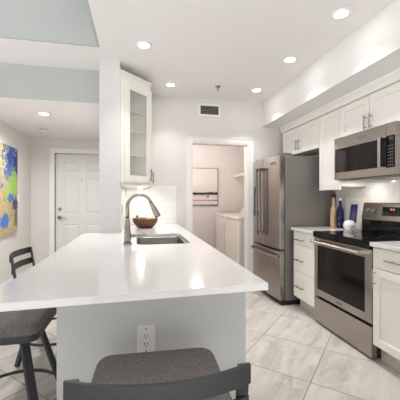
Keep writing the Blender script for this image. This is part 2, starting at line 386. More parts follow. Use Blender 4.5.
# back wall with the doorway to the laundry
DX0, DX1, DZ = 0.725, 1.56, 2.045
bw = nb()
box(bw, -0.299, DX0, YB, YB+0.12, 0, CEIL); box(bw, DX1, XR+0.12, YB, YB+0.12, 0, CEIL); box(bw, DX0, DX1, YB, YB+0.12, DZ, CEIL)
struct('wall_back', bw, 'wall')
struct('wall_right', bx(XR, XR+0.12, -2.2, YB-0.001, 0, CEIL), 'wall')
struct('wall_soffit', bx(SOFX, XR-0.001, -2.2, YB-0.001, SOFZ, CEIL-0.001), 'soffit')
# laundry room
struct('wall_laundry_back', bx(0.30, 2.36, 6.05, 6.15, 0, 2.4), 'pinkwall')
struct('wall_laundry_left', bx(0.30, 0.40, YB+0.121, 6.049, 0, 2.4), 'pinkwall')
struct('wall_laundry_right', bx(2.30, 2.36, YB+0.121, 6.049, 0, 2.4), 'pinkwall')
struct('ceiling_laundry', bx(0.30, 2.36, YB+0.121, 6.15, 2.401, 2.46), 'pinkwall')
# doorway casing and jamb
cs = nb(); W = 0.075
for x0, x1 in ((DX0-W, DX0), (DX1, DX1+W)):
    box(cs, x0, x1, YB-0.018, YB-0.001, 0, DZ+W)
box(cs, DX0, DX1, YB-0.018, YB-0.001, DZ, DZ+W)
for x0, x1 in ((DX0-W, DX0-W+0.018), (DX1+W-0.018, DX1+W)):
    box(cs, x0, x1, YB-0.026, YB-0.018, 0, DZ+W)
box(cs, DX0-W, DX1+W, YB-0.026, YB-0.0181, DZ+W-0.018, DZ+W)
for x0, x1 in ((DX0, DX0+0.018), (DX1-0.018, DX1)):
    box(cs, x0, x1, YB-0.012, YB+0.13, 0, DZ)
box(cs, DX0+0.018, DX1-0.018, YB-0.012, YB+0.13, DZ-0.018, DZ)
struct('trim_1', cs, 'trim', bevel=0.003)
# entry door with casing
ex0, ex1, ez = -1.425, -0.515, 2.055
wb = nb()
box(wb, XL, ex0, YDOOR, YDOOR+0.12, 0, HALLC+0.08); box(wb, ex1, -0.30, YDOOR, YDOOR+0.12, 0, HALLC+0.08); box(wb, ex0, ex1, YDOOR, YDOOR+0.12, ez, HALLC+0.08)
struct('wall_entry', wb, 'wall')
ec = nb()
for x0, x1 in ((ex0-0.08, ex0), (ex1, ex1+0.08)): box(ec, x0, x1, YDOOR-0.018, YDOOR-0.001, 0, ez+0.08)
box(ec, ex0, ex1, YDOOR-0.018, YDOOR-0.001, ez, ez+0.08)
box(ec, ex0-0.08, ex0-0.06, YDOOR-0.026, YDOOR-0.018, 0, ez+0.08)
struct('trim_2', ec, 'trim', bevel=0.003)
gap = nb()
box(gap, ex0, ex0+0.012, YDOOR+0.004, YDOOR+0.10, 0, ez); box(gap, ex0, ex1, YDOOR+0.004, YDOOR+0.10, ez-0.010, ez-0.0001)
struct('trim_3', gap, 'nickel')
door = nb(); yd = YDOOR+0.03; dx0, dx1 = ex0+0.014, ex1-0.004; dzt = ez-0.012
cols_ = [(dx0+0.12, dx0+0.40), (dx1-0.40, dx1-0.12)]
rows_ = [(0.20, 0.80), (1.00, 1.62), (1.74, 1.91)]
xsd = [dx0, cols_[0][0], cols_[0][1], cols_[1][0], cols_[1][1], dx1]; zsd = [0.005] + [v for r in rows_ for v in r] + [dzt]
for i in range(5):
    for j in range(7):
        pan = i in (1, 3) and j in (1, 3, 5)
        x0, x1, z0, z1 = xsd[i], xsd[i+1], zsd[j], zsd[j+1]
        if not pan: box(door, x0, x1, yd, yd+0.04, z0, z1)
        else:
            box(door, x0, x1, yd+0.012, yd+0.04, z0, z1)
            prism_pts = None
            a = [door.verts.new(p) for p in ((x0+0.012, yd+0.0119, z0+0.012), (x1-0.012, yd+0.0119, z0+0.012), (x1-0.012, yd+0.0119, z1-0.012), (x0+0.012, yd+0.0119, z1-0.012))]
            b_ = [door.verts.new(p) for p in ((x0+0.04, yd+0.002, z0+0.04), (x1-0.04, yd+0.002, z0+0.04), (x1-0.04, yd+0.002, z1-0.04), (x0+0.04, yd+0.002, z1-0.04))]
            door.faces.new(b_)
            for k in range(4): door.faces.new((a[k], a[(k+1) % 4], b_[(k+1) % 4], b_[k]))
d1 = struct('door_1', door, 'door')
hb = nb(); hx = dx0+0.065
cyl(hb, (hx, yd, 0.925), (hx, yd-0.012, 0.925), 0.034); cyl(hb, (hx, yd-0.01, 0.925), (hx, yd-0.055, 0.925), 0.012)
tube(hb, [(hx-0.012, yd-0.055, 0.925), (hx+0.05, yd-0.058, 0.927), (hx+0.10, yd-0.052, 0.915), (hx+0.125, yd-0.05, 0.905)], [0.011, 0.010, 0.008, 0.006])
obj('door_lever', hb, 'nickel', d1, smooth=True)
hb = nb(); cyl(hb, (hx, yd, 1.075), (hx, yd-0.018, 1.075), 0.031, 0.027); cyl(hb, (hx, yd-0.017, 1.075), (hx, yd-0.024, 1.075), 0.012)
obj('deadbolt', hb, 'nickel', d1)
obj('peephole', cyl(nb(), ((dx0+dx1)/2-0.02, yd+0.001, 1.585), ((dx0+dx1)/2-0.02, yd-0.006, 1.585), 0.010), 'darkgrey', d1)
# baseboards
struct('baseboard_left', bx(XL, XL+0.014, 3.571, YDOOR, 0, 0.10), 'trim', bevel=0.003)
struct('baseboard_entry', bx(XL+0.014, ex0-0.081, YDOOR-0.014, YDOOR, 0, 0.10), 'trim', bevel=0.003)
struct('baseboard_divider', bx(-0.394, -0.381, YCOL, YDOOR-0.02, 0, 0.10), 'trim', bevel=0.003)
struct('baseboard_back', bx(0.53, DX0-W-0.001, YB-0.014, YB-0.001, 0, 0.10), 'trim', bevel=0.003)
# tiled splashbacks
struct('wall_backsplash_back', bx(-0.170, 0.515, YB-0.010, YB-0.0005, 0.915, 1.432), 'subx')
struct('wall_backsplash_divider', bx(-0.1795, -0.171, YCOL+0.02, YB-0.0005, 0.915, 1.395), 'suby')
struct('wall_backsplash_right', bx(XR-0.010, XR-0.0005, 0.9, 3.30, 0.926, 1.90), 'suby')
# frieze and crown above the wall cabinets on the right
tr = nb(); box(tr, 2.045, XR-0.001, 1.95, YB-0.03, 2.2105, SOFZ-0.001); box(tr, 2.030, 2.0449, 1.95, YB-0.03, SOFZ-0.035, SOFZ-0.001)
box(tr, 2.037, 2.0449, 1.95, YB-0.03, SOFZ-0.05, SOFZ-0.0351)
struct('trim_4', tr, 'cab', bevel=0.002)

# ================================================================== CEILING FITTINGS
def downlight(x, y, z, watts, label, group, r=0.050, spread=92):
    t = thing('recessed_downlight', label, 'ceiling light', (x, y, z), 0, group)
    ring = nb(); lathe(ring, [(r, 0.0), (r, -0.006), (r+0.006, -0.009), (r+0.020, -0.006), (r+0.022, -0.0005), (r, 0.0)], seg=32)
    obj('trim_ring', ring, 'trim', t, smooth=True)
    obj('lamp_lens', cyl(nb(), (0, 0, -0.0005), (0, 0, -0.005), r-0.001, seg=32), 'lamp', t)
    ld = bpy.data.lights.new('downlight_beam', 'AREA'); ld.shape = 'DISK'; ld.size = r*1.8; ld.energy = watts; ld.color = WARM; ld.spread = math.radians(spread)
    ls = bpy.data.lights.new('downlight_spill', 'AREA'); ls.shape = 'DISK'; ls.size = r*1.8; ls.energy = watts*0.12; ls.color = WARM
    so = bpy.data.objects.new('downlight_spill', ls); COL.objects.link(so); so.location = (0, 0, -0.011); so.parent = t
    lo = bpy.data.objects.new('downlight_beam', ld); COL.objects.link(lo); lo.location = (0, 0, -0.012); lo.parent = t
    return t
G = 'recessed ceiling downlights'
downlight(0.053, 2.772, CEIL, DOWN_W*0.7, 'round recessed kitchen downlight nearest the camera, above the sink end of the peninsula', G)
downlight(0.39, 3.668, CEIL, DOWN_W*0.6, 'round recessed downlight beside the glass corner cabinet, left of the air vent', G)
downlight(1.50, 2.002, CEIL, DOWN_W*0.8, 'round recessed downlight at the top right, nearest of the three along the soffit', G, 0.050, 92)
downlight(1.495, 2.765, CEIL, DOWN_W*0.8, 'round recessed downlight in the middle of the three along the soffit', G, 0.050, 92)
downlight(1.495, 3.63, CEIL, DOWN_W*0.8, 'round recessed downlight farthest along the soffit, above the fridge corner', G, 0.050, 92)
downlight(-1.131, 3.998, HALLC, HALL_W, 'round recessed downlight in the lower hall ceiling before the entry door', G, 0.055, 160)
t = thing('ceiling_lamp', 'small round flush lamp on the laundry ceiling', 'ceiling light', (0.95, 5.0, 2.401))
obj('lamp_base', cyl(nb(), (0, 0, 0), (0, 0, -0.02), 0.12), 'trim', t)
obj('lamp_bowl', lathe(nb(), [(0.11, -0.02), (0.10, -0.04), (0.06, -0.065), (0, -0.07)]), 'lamp', t, smooth=True)
ld = bpy.data.lights.new('laundry_light', 'POINT'); ld.energy = LAUNDRY_W; ld.color = (1.0, 0.955, 0.93); ld.shadow_soft_size = 0.1
lo = bpy.data.objects.new('laundry_light', ld); COL.objects.link(lo); lo.location = (0, 0, -0.17); lo.parent = t

def sprinkler(x, y, z, label):
    t = thing('sprinkler', label, 'fire sprinkler', (x, y, z))
    obj('escutcheon', lathe(nb(), [(0, -0.001), (0.036, -0.001), (0.036, -0.004), (0.014, -0.012), (0, -0.012)]), 'nickel', t, smooth=True)
    b = nb(); cyl(b, (0, 0, -0.012), (0, 0, -0.035), 0.008)
    for s in (-1, 1): tube(b, [(0, 0, -0.02), (s*0.014, 0, -0.032), (0, 0, -0.048)], 0.003, 6)
    cyl(b, (0, 0, -0.048), (0, 0, -0.051), 0.016); obj('spray_head', b, 'nickel', t)
sprinkler(0.975, 3.614, CEIL, 'small metal fire sprinkler on the kitchen ceiling above the air vent')
sprinkler(1.22, 5.45, 2.401, 'small metal fire sprinkler on the laundry ceiling seen through the doorway')
t = thing('smoke_detector', 'small round white detector on the hall ceiling near the entry door', 'smoke detector', (-1.398, 4.918, HALLC))
obj('housing', lathe(nb(), [(0, -0.001), (0.05, -0.001), (0.05, -0.014), (0.040, -0.026), (0, -0.028)]), 'whiteplastic', t, smooth=True)
obj('sensor_band', lathe(nb(), [(0.0505, -0.004), (0.0525, -0.006), (0.0525, -0.012), (0.0505, -0.0135)]), 'darkgrey', t)
# air vent on the back wall
t = thing('air_vent', 'white framed air vent grille high on the kitchen back wall', 'vent', (0.983, YB-0.001, 2.4975))
f = nb(); hw, hh, b0 = 0.158, 0.088, 0.028
box(f, -hw, hw, -0.012, 0, hh-b0, hh); box(f, -hw, hw, -0.012, 0, -hh, -hh+b0); box(f, -hw, -hw+b0, -0.012, 0, -hh+b0, hh-b0); box(f, hw-b0, hw, -0.012, 0, -hh+b0, hh-b0)
obj('frame', f, 'trim', t, 0.002)
obj('backing', bx(-hw+b0, hw-b0, -0.002, 0, -hh+b0, hh-b0), 'ventdark', t)
for i in range(6):
    z = -0.05+i*0.02; obj('slat', prism(nb(), [(-0.010, z-0.004), (-0.008, z-0.004), (-0.003, z+0.005), (-0.005, z+0.005)], -hw+b0, hw-b0, 'x'), 'ventslat', t)
for i in range(7):
    x = -0.105+i*0.035; obj('vane', bx(x-0.0015, x+0.0015, -0.0112, -0.0102, -hh+b0, hh-b0), 'ventslat', t)

# ================================================================== PENINSULA
CT = 0.914; CB = 0.884
pen = thing('peninsula_cabinet', 'grey painted peninsula base cabinet under the white quartz counter', 'cabinet', (0.09, 1.37, 0))
ox, oy = 0.09, 1.37
def PB(x0, x1, y0, y1, z0, z1): return bx(x0-ox, x1-ox, y0-oy, y1-oy, z0, z1)
obj('end_panel', PB(-0.335, 0.503, 1.355, 1.45, 0.001, CB-0.001), 'panel', pen, 0.002)
obj('side_panel', PB(-0.335, -0.24, 1.4501, YCOL-0.002, 0.001, CB-0.001), 'panel', pen)
obj('bottom_panel', PB(-0.178, 0.46, 1.4501, YB-0.002, 0.10, 0.12), 'cab', pen)
obj('toe_kick', PB(0.42, 0.44, 1.4501, YB-0.002, 0.001, 0.0999), 'toe', pen)
xs = [1.4505, 2.03, 2.22, 3.00, 3.55, 4.085]
for i in range(5):
    a, b = xs[i]+0.002, xs[i+1]-0.002
    # doors face +x: build in the local front frame then turn
    bm = shaker_bm(0, b-a, 0.125, CB-0.006, 0.0, 0.02, 0.055 if b-a > 0.3 else 0.04)
    d = obj('door', bm, 'cab', pen, 0.0015); d.location = (0.50-ox, a-oy, 0); d.rotation_euler = (0, 0, PI/2)
    obj('handle', pull_bm(b-a-0.035, 0.66, b-a-0.035, 0.80), 'nickel', d)
# duplex outlet on the end panel
t = thing('power_outlet', 'white double power outlet on the grey end panel of the peninsula', 'outlet', (0.035, 1.3545, 0.635))
obj('cover_plate', prism(nb(), rrect(-0.040, 0.040, -0.064, 0.064, 0.005), -0.007, 0, 'y'), 'whiteplastic', t, 0.002)
sk = nb()
obj('socket_insert', prism(nb(), rrect(-0.017, 0.017, -0.034, 0.034, 0.003), -0.0095, -0.007, 'y'), 'whiteplastic', t, 0.001)
for zc in (0.018, -0.018):
    s = nb(); box(s, -0.0085, -0.0055, -0.0102, -0.0094, zc-0.003, zc+0.008); box(s, 0.0055, 0.0085, -0.0102, -0.0094, zc-0.002, zc+0.007)
    cyl(s, (0, -0.0102, zc-0.009), (0, -0.0094, zc-0.009), 0.003, seg=10); obj('socket_slots', s, 'slot', t)
for zc in (0.049, -0.049): obj('screw', cyl(nb(), (0, -0.0082, zc), (0, -0.0069, zc), 0.0035, seg=12), 'nickel', t)
t = thing('wall_outlet', 'white outlet plate on tiled wall beside the faucet and fruit bowl', 'outlet', (-0.1705, 3.40, 1.14), PI/2)
obj('cover_plate', prism(nb(), rrect(-0.036, 0.036, -0.058, 0.058, 0.005), -0.006, 0, 'y'), 'whiteplastic', t, 0.002)
obj('socket_insert', bx(-0.017, 0.017, -0.008, -0.006, -0.034, 0.034), 'whiteplastic', t)

# countertop with the sink cut-out
sx0, sx1, sy0, sy1 = -0.010, 0.402, 2.285, 2.965
outer = [(-0.522, 1.102), (0.523, 1.145), (0.527, YB-0.011), (-0.170, YB-0.011), (-0.170, YCOL-0.002), (-0.532, YCOL-0.002)]
ctop = obj('peninsula_countertop', plate_with_hole(nb(), outer, rrect(sx0, sx1, sy0, sy1, 0.06), CB, CT), 'quartz', None, 0.003)
tag(ctop, 'long white quartz countertop of the peninsula with sink cut-out', 'countertop')
# undermount sink
t = thing('kitchen_sink', 'stainless undermount sink set into the white peninsula counter', 'sink', ((sx0+sx1)/2, (sy0+sy1)/2, CB))
bm = nb(); cx, cy_ = (sx0+sx1)/2, (sy0+sy1)/2; rings = []
hx_, hy_ = (sx1-sx0)/2, (sy1-sy0)/2
levels = [(0.030, -0.001), (-0.004, -0.001), (-0.006, -0.012), (-0.010, -0.15), (-0.018, -0.172), (-0.035, -0.182)]
for d, z in levels:
    rings.append([bm.verts.new((x, y, z)) for x, y in rrect(-hx_-d, hx_+d, -hy_-d, hy_+d, max(0.02, 0.06+d))])
for a, b in zip(rings, rings[1:]):
    n = len(a)
    for k in range(n): bm.faces.new((a[k], a[(k+1) % n], b[(k+1) % n], b[k]))
bm.faces.new(rings[-1])
o = obj('basin', bm, 'sinksteel', t, smooth=True); sm = o.modifiers.new('solid', 'SOLIDIFY'); sm.thickness = 0.002; sm.offset = 0
obj('drain', lathe(nb(), [(0, -0.178), (0.02, -0.178), (0.04, -0.1765), (0.046, -0.1805), (0, -0.1805)]), 'chrome', t, smooth=True)
# faucet: tall gooseneck with a pull-down spray head and side lever
fx, fy = -0.078, 2.335
t = thing('kitchen_faucet', 'tall brushed nickel gooseneck faucet beside the peninsula sink', 'faucet', (fx, fy, CT))
obj('base', lathe(nb(), [(0, 0.0005), (0.034, 0.0005), (0.034, 0.006), (0.030, 0.011), (0, 0.011)]), 'nickel', t, smooth=True)
obj('body', lathe(nb(), [(0, 0.011), (0.026, 0.011), (0.027, 0.05), (0.026, 0.085), (0.021, 0.125), (0.0165, 0.17), (0.0155, 0.20), (0, 0.20)]), 'nickel', t, smooth=True)
pts = [(0, 0, 0.20), (0, 0, 0.26)]
for k in range(0, 13):
    a = PI - k*(PI-0.35)/12; pts.append((0.090+0.090*math.cos(a), 0.02*(k/12), 0.285+0.090*math.sin(a)))
obj('spout', tube(nb(), pts, 0.0135, 14), 'nickel', t, smooth=True)
p = Vector(pts[-1]); dr = (p-Vector(pts[-2])).normalized()
obj('spray_head', tube(nb(), [p, p+dr*0.03, p+dr*0.09, p+dr*0.125], [0.0150, 0.018, 0.024, 0.023], 16), 'nickel', t, smooth=True)
obj('spray_button', bx(p.x+dr.x*0.05+0.012, p.x+dr.x*0.05+0.022, 0.012, 0.028, p.z+dr.z*0.085, p.z+dr.z*0.045), 'darkgrey', t, 0.003)
lv = nb(); cyl(lv, (0.02, 0, 0.062), (0.045, 0, 0.064), 0.015); tube(lv, [(0.045, 0, 0.064), (0.10, 0.0, 0.070), (0.135, 0.0, 0.074)], [0.009, 0.007, 0.006], 10)
obj('lever', lv, 'nickel', t, smooth=True)
# fruit bowl
bxw, byw = 0.085, 3.62
bowl = obj('fruit_bowl', lathe(nb(), [(0, 0.0005), (0.075, 0.0005), (0.105, 0.018), (0.140, 0.065), (0.150, 0.112), (0.143, 0.112), (0.130, 0.066), (0.095, 0.026), (0, 0.018)], seg=36), 'wood', None, smooth=True)
bowl.location = (bxw, byw, CT); tag(bowl, 'dark wooden fruit bowl on the counter by the tiled back wall', 'bowl')
def banana(loc, rz, lab):
    t = thing('banana', lab, 'banana', loc, rz, 'bananas in the wooden bowl')
    pts = [(0.072*math.cos(a), 0, 0.052-0.072*math.sin(a)) for a in [math.radians(d) for d in range(25, 156, 13)]]
    rs = [0.006, 0.011, 0.014, 0.015, 0.015, 0.015, 0.015, 0.014, 0.012, 0.008, 0.006]
    obj('fruit_body', tube(nb(), pts, rs, 10), 'banana', t, smooth=True)
    obj('stem', tube(nb(), [pts[-1], (pts[-1][0]-0.006, 0, pts[-1][2]+0.016), (pts[-1][0]-0.004, 0, pts[-1][2]+0.030)], [0.006, 0.005, 0.006], 8), 'bananatip', t, smooth=True)
    return t
banana((bxw-0.030, byw-0.020, CT+0.094), 0.15, 'ripe banana in the front of the wooden bowl, nearest the camera')
banana((bxw-0.022, byw+0.022, CT+0.098), 0.15, 'ripe banana lying behind the front banana in the wooden bowl')
lm = obj('lemon', lathe(nb(), [(0, -0.044), (0.008, -0.040), (0.022, -0.028), (0.031, 0), (0.022, 0.028), (0.008, 0.040), (0, 0.044)], seg=20), 'lemon', None, smooth=True)
lm.rotation_euler = (0, PI/2, 0.5); lm.location = (bxw+0.082, byw+0.0, CT+0.098); tag(lm, 'yellow lemon at the right side of the wooden fruit bowl', 'lemon')

# ================================================================== STOOLS
def make_stool(label):
    t = thing('counter_stool', label, 'stool', (0, 0, 0), 0, 'upholstered counter stools around the peninsula')
    # cushion: rounded block
    bm = nb(); rings = []
    for d, z, r in ((-0.004, 0.580, 0.05), (0.0, 0.588, 0.055), (0.0, 0.623, 0.055), (-0.008, 0.636, 0.052), (-0.022, 0.6425, 0.045), (-0.06, 0.646, 0.04)):
        rings.append([bm.verts.new((x*(1.0+0.04*(y/0.21 > 0)*0), y, z)) for x, y in rrect(-0.229-d, 0.229+d, -0.21-d, 0.21+d, r)])
    for a, b in zip(rings, rings[1:]):
        for k in range(len(a)): bm.faces.new((a[k], a[(k+1) % len(a)], b[(k+1) % len(a)], b[k]))
    bm.faces.new(rings[0][::-1]); bm.faces.new(rings[-1])
    obj('seat', bm, 'fabric', t, smooth=True)
    obj('seat_frame', prism(nb(), rrect(-0.227, 0.227, -0.208, 0.208, 0.05), 0.548, 0.580), 'stoolmetal', t, 0.003)
    obj('swivel_plate', cyl(nb(), (0, 0, 0.518), (0, 0, 0.548), 0.13, seg=24), 'stoolmetal', t)
    for sx in (-1, 1):
        for sy in (-1, 1):
            bm = nb(); top = Vector((sx*0.115, sy*0.115, 0.521)); bot = Vector((sx*0.235, sy*0.235, 0.0))
            out = Vector((sx, sy, 0)).normalized(); side = Vector((-sy, sx, 0)).normalized()
            vs = []
            for c, hw, ht in ((top, 0.021, 0.013), (bot, 0.021, 0.013)):
                vs += [bm.verts.new(c+side*a*hw+out*b*ht) for a, b in ((-1, -1), (1, -1), (1, 1), (-1, 1))]
            for f in ((3, 2, 1, 0), (4, 5, 6, 7), (0, 1, 5, 4), (1, 2, 6, 5), (2, 3, 7, 6), (3, 0, 4, 7)): bm.faces.new([vs[i] for i in f])
            obj('leg', bm, 'stoolmetal', t, 0.003)
    R = 0.272; obj('footrest_ring', tube(nb(), [(R*math.cos(2*PI*k/40), R*math.sin(2*PI*k/40), 0.155) for k in range(40)], 0.010, 10, True), 'stoolmetal', t, smooth=True)
    # low curved back: two posts joined by two bowed slats
    def arc(z, hw=0.229, n=18):
        lean = (z-0.56)*0.16
        return [(-hw+2*hw*k/n, -0.245-lean-0.050*(1-((2*k/n-1)**2)), z) for k in range(n+1)]
    for s in (-1, 1):
        bm = nb(); pr = [(-0.0, 0.548), (0.0, 0.60), (0, 0.70), (0, 0.83)]
        pts = []
        rings = []
        for _, z in ((0, 0.552), (0, 0.60), (0, 0.70), (0, 0.828)):
            y = -0.245-(z-0.56)*0.16 if z > 0.56 else -0.20
            y = -0.200 if z < 0.57 else y
            rings.append([bm.verts.new((s*0.212+a*0.016, y+0.004+b*0.006, z)) for a, b in ((-1, -1), (1, -1), (1, 1), (-1, 1))])
        for a, b in zip(rings, rings[1:]):
            for k in range(4): bm.faces.new((a[k], a[(k+1) % 4], b[(k+1) % 4], b[k]))
        bm.faces.new(rings[0][::-1]); bm.faces.new(rings[-1])
        obj('back_post', bm, 'stoolmetal', t, 0.002)
    for z in (0.804, 0.712):
        obj('back_slat', ribbon(nb(), arc(z), 0.005, 0.026), 'stoolmetal', t, 0.0015)
    return t
A = make_stool('front counter stool whose dark curved back faces the camera, before the peninsula outlet')
A.location = (0.068, 1.035, 0); A.rotation_euler = (0, 0, -0.035)
dup(A, (-0.70, 1.84, 0), -PI/2, 'counter stool at the left edge with its tweed seat pushed under the counter corner')
dup(A, (-0.655, 2.72, 0), -PI/2, 'far counter stool beyond the peninsula, only its low slatted back showing above the counter')

# ================================================================== LEFT WALL
pc = nb(); pw, ph = 1.25, 1.235
t = thing('abstract_painting', 'large blue, yellow and green abstract canvas on the left hall wall', 'painting', (XL+0.001, 4.95, 0.765))
obj('canvas', bx(0, 0.035, -pw, 0, 0, ph), 'painting', t, 0.004)
obj('stretcher_edge', bx(0.0, 0.020, 0.0005, 0.004, 0.01, ph-0.01), 'darkgrey', t)
t = thing('light_switch', 'white light switch on the left hall wall beside the painting', 'light switch', (XL+0.001, 5.07, 1.26), PI/2)
obj('cover_plate', prism(nb(), rrect(-0.036, 0.036, -0.058, 0.058, 0.005), -0.006, 0, 'y'), 'whiteplastic', t, 0.002)
obj('rocker', bx(-0.016, 0.016, -0.010, -0.006, -0.033, 0.033), 'whiteplastic', t, 0.001)

# ================================================================== GLASS CORNER CABINET (left)
cl = thing('corner_wall_cabinet', 'white corner wall cabinet with angled glass door beside the column', 'cabinet', (-0.178, 3.16, 1.40))
L45 = 0.314
c = nb()
poly = [(0.001, 0.0), (L45, L45), (L45, L45+0.002), (0.001, L45+0.002)]
tri = [(0.0, 0.014), (L45-0.014, L45), (0.0, L45)]
prism(c, [(0.0, 0.0), (L45, L45), (0.0, L45)], 0.0, 0.03); prism(c, [(0.0, 0.0), (L45, L45), (0.0, L45)], 1.06, 1.08)
box(c, 0.0, 0.012, 0.014, L45, 0.03, 1.06); box(c, 0.012, L45-0.016, L45-0.012, L45, 0.03, 1.06)
obj('carcass', c, 'cab', cl)
for z in (0.32, 0.58, 0.80): obj('shelf', prism(nb(), [(0.013, 0.050), (L45-0.05, L45-0.013), (0.013, L45-0.013)], z, z+0.018), 'cab', cl)
cr = nb(); prism(cr, [(0.0, -0.018), (L45+0.018, L45), (0.0, L45)], 1.150, 1.177)
prism(cr, [(0.0, -0.006), (L45+0.006, L45), (0.0, L45)], 1.08, 1.1499)
obj('crown', cr, 'cab', cl, 0.003)
FL = L45*math.sqrt(2)
fs = obj('face_stile', bx(0.0, 0.0415, -0.018, 0.006, 0.03, 1.0799), 'cab', cl); fs.rotation_euler = (0, 0, PI/4)
dr = nb(); a, b = 0.045, FL-0.004; z0, z1 = 0.035, 1.075; st = 0.072
box(dr, a, a+st, -0.021, -0.001, z0, z1); box(dr, b-st, b, -0.021, -0.001, z0, z1); box(dr, a+st, b-st, -0.021, -0.001, z0, z0+st); box(dr, a+st, b-st, -0.021, -0.001, z1-st, z1)
d = obj('door', dr, 'cab', cl, 0.002); d.rotation_euler = (0, 0, PI/4)
obj('glass_pane', bx(a+st, b-st, -0.013, -0.008, z0+st, z1-st), 'glass', d, label='pale green frosted glass pane')
obj('handle', pull_bm(b-0.03, 0.05, b-0.03, 0.19, -0.021), 'nickel', d)
obj('hinge', bx(a-0.012, a, -0.010, -0.001, 0.90, 0.96), 'nickel', d)
# neighbouring solid-door wall cabinet, seen almost edge-on
wc = thing('wall_cabinet', 'white wall cabinet seen edge-on just behind the glass corner cabinet', 'cabinet', (-0.169, 3.477, 1.40))
Lw = YB-0.012-3.477
obj('carcass', bx(0, 0.303, 0, Lw, 0.0, 1.16), 'cab', wc)
for i in range(2):
    d = obj('door', shaker_bm(0, Lw/2-0.004, 0.01, 1.09), 'cab', wc, 0.002); d.rotation_euler = (0, 0, PI/2); d.location = (0.324, 0.002+i*Lw/2, 0)
    obj('handle', pull_bm(0.03 if i else Lw/2-0.034, 0.05, 0.03 if i else Lw/2-0.034, 0.19), 'nickel', d)

# ================================================================== RIGHT RUN (fronts face -x : local x runs towards the camera)
RZ = -PI/2; XF = 1.765
def pulls(parent, *a): return obj('handle', pull_bm(*a), 'nickel', parent)
# refrigerator
FW = 0.835; fr = thing('refrigerator', 'stainless french door refrigerator with bottom freezer and grey side', 'refrigerator', (1.625, 4.085, 0), RZ)
obj('case', bx(0.004, FW-0.004, 0.070, 0.72, 0.055, 1.765), 'greyside', fr, 0.006)
obj('base_grille', bx(0.02, FW-0.01, 0.03, 0.70, 0.001, 0.0549), 'black', fr)
def fprof(x0, x1, n=10):
    f = lambda x: -0.030*(1-((x-FW/2)/(FW/2))**2)
    front = [(x0+(x1-x0)*k/n, f(x0+(x1-x0)*k/n)) for k in range(n+1)]
    return front+[(x1, 0.062), (x0, 0.062)]
dl = obj('door', prism(nb(), fprof(0.0, FW/2-0.003), 0.660, 1.782), 'steel', fr, 0.006)
drr = obj('door', prism(nb(), fprof(FW/2+0.003, FW), 0.660, 1.782), 'steel', fr, 0.006)
fz = obj('freezer_drawer', prism(nb(), fprof(0.0, FW), 0.065, 0.640), 'steel', fr, 0.006)
def fhandle(x, par):
    b = nb(); cyl(b, (x, -0.085, 0.79), (x, -0.085, 1.655), 0.0145, seg=14)
    for z in (0.81, 1.635): box(b, x-0.013, x+0.013, -0.085, -0.028, z-0.016, z+0.016)
    obj('handle', b, 'handlesteel', par, smooth=False)
fhandle(FW/2-0.075, dl); fhandle(FW/2+0.032, drr)
b = nb(); pts = [(0.04+(FW-0.08)*k/12, -0.040-0.052*(1-(2*k/12-1)**2), 0.575) for k in range(13)]
tube(b, pts, 0.012, 12); 
for k in (0, 12): box(b, pts[k][0]-0.012, pts[k][0]+0.012, -0.045, 0.0, 0.56, 0.59)
obj('handle', b, 'steel_h', fz)
obj('dispenser', bx(0.10, 0.24, -0.0235, -0.010, 1.02, 1.42), 'black', dl, 0.004)
obj('dispenser_tray', bx(0.105, 0.235, -0.034, -0.0236, 1.03, 1.10), 'darkgrey', dl)
bd = obj('badge', bx(FW-0.20, FW-0.10, -0.023, -0.010, 1.672, 1.702), 'badge', drr)
for x in (0.05, FW-0.11): obj('hinge_cover', bx(x, x+0.075, 0.02, 0.18, 1.7825, 1.805), 'greyside', fr, 0.006)
# drawer cabinet between fridge and range
DW = 0.415; dc = thing('drawer_cabinet', 'white three drawer base cabinet between refrigerator and range', 'cabinet', (XF, 3.185, 0), RZ)
obj('carcass', bx(0, DW, 0.021, 0.60, 0.1405, 0.893), 'cab', dc)
obj('toe_kick', bx(0, DW, 0.085, 0.60, 0.001, 0.14), 'toe', dc)
for (z0, z1, hz) in ((0.742, 0.886, 0.80), (0.443, 0.737, 0.575), (0.143, 0.438, 0.275)):
    d = obj('drawer', bx(0.003, DW-0.003, 0, 0.02, z0, z1), 'cab', dc, 0.002)
    pulls(d, 0.075, hz, 0.245, hz)
ctl = obj('countertop', bx(1.745, XR-0.011, 2.772, 3.215, 0.894, 0.925), 'quartz', None, 0.003)
tag(ctl, 'short white quartz counter between the refrigerator and the range', 'countertop')
# base cabinet right of the range
BW = 0.61; bc = thing('base_cabinet', 'white shaker base cabinet to the right of the range', 'cabinet', (XF, 1.997, 0), RZ)
obj('carcass', bx(0, BW, 0.021, 0.60, 0.1405, 0.893), 'cab', bc)
obj('toe_kick', bx(0, BW, 0.085, 0.60, 0.001, 0.14), 'toe', bc)
d = obj('drawer', bx(0.012, BW-0.003, 0, 0.02, 0.736, 0.886), 'cab', bc, 0.002); pulls(d, 0.15, 0.81, 0.45, 0.81)
d = obj('door', shaker_bm(0.012, BW-0.003, 0.143, 0.730), 'cab', bc, 0.0015); pulls(d, 0.035, 0.595, 0.035, 0.715)
ctr = obj('countertop', bx(1.745, XR-0.011, 1.20, 1.998, 0.894, 0.925), 'quartz', None, 0.003)
tag(ctr, 'white quartz counter at the right edge, to the right of the range', 'countertop')
b2 = thing('base_cabinet', 'white base cabinet at the far right end beside the shaker base cabinet', 'cabinet', (XF, 1.385, 0), RZ)
b2['label'] = 'white shaker base cabinet nearest the camera along the right wall'
obj('carcass', bx(0, 0.18, 0.021, 0.60, 0.1405, 0.893), 'cab', b2); obj('toe_kick', bx(0, 0.18, 0.085, 0.60, 0.001, 0.14), 'toe', b2)
d = obj('door', shaker_bm(0.003, 0.177, 0.143, 0.886, st=0.045), 'cab', b2, 0.0015); pulls(d, 0.03, 0.72, 0.03, 0.86)
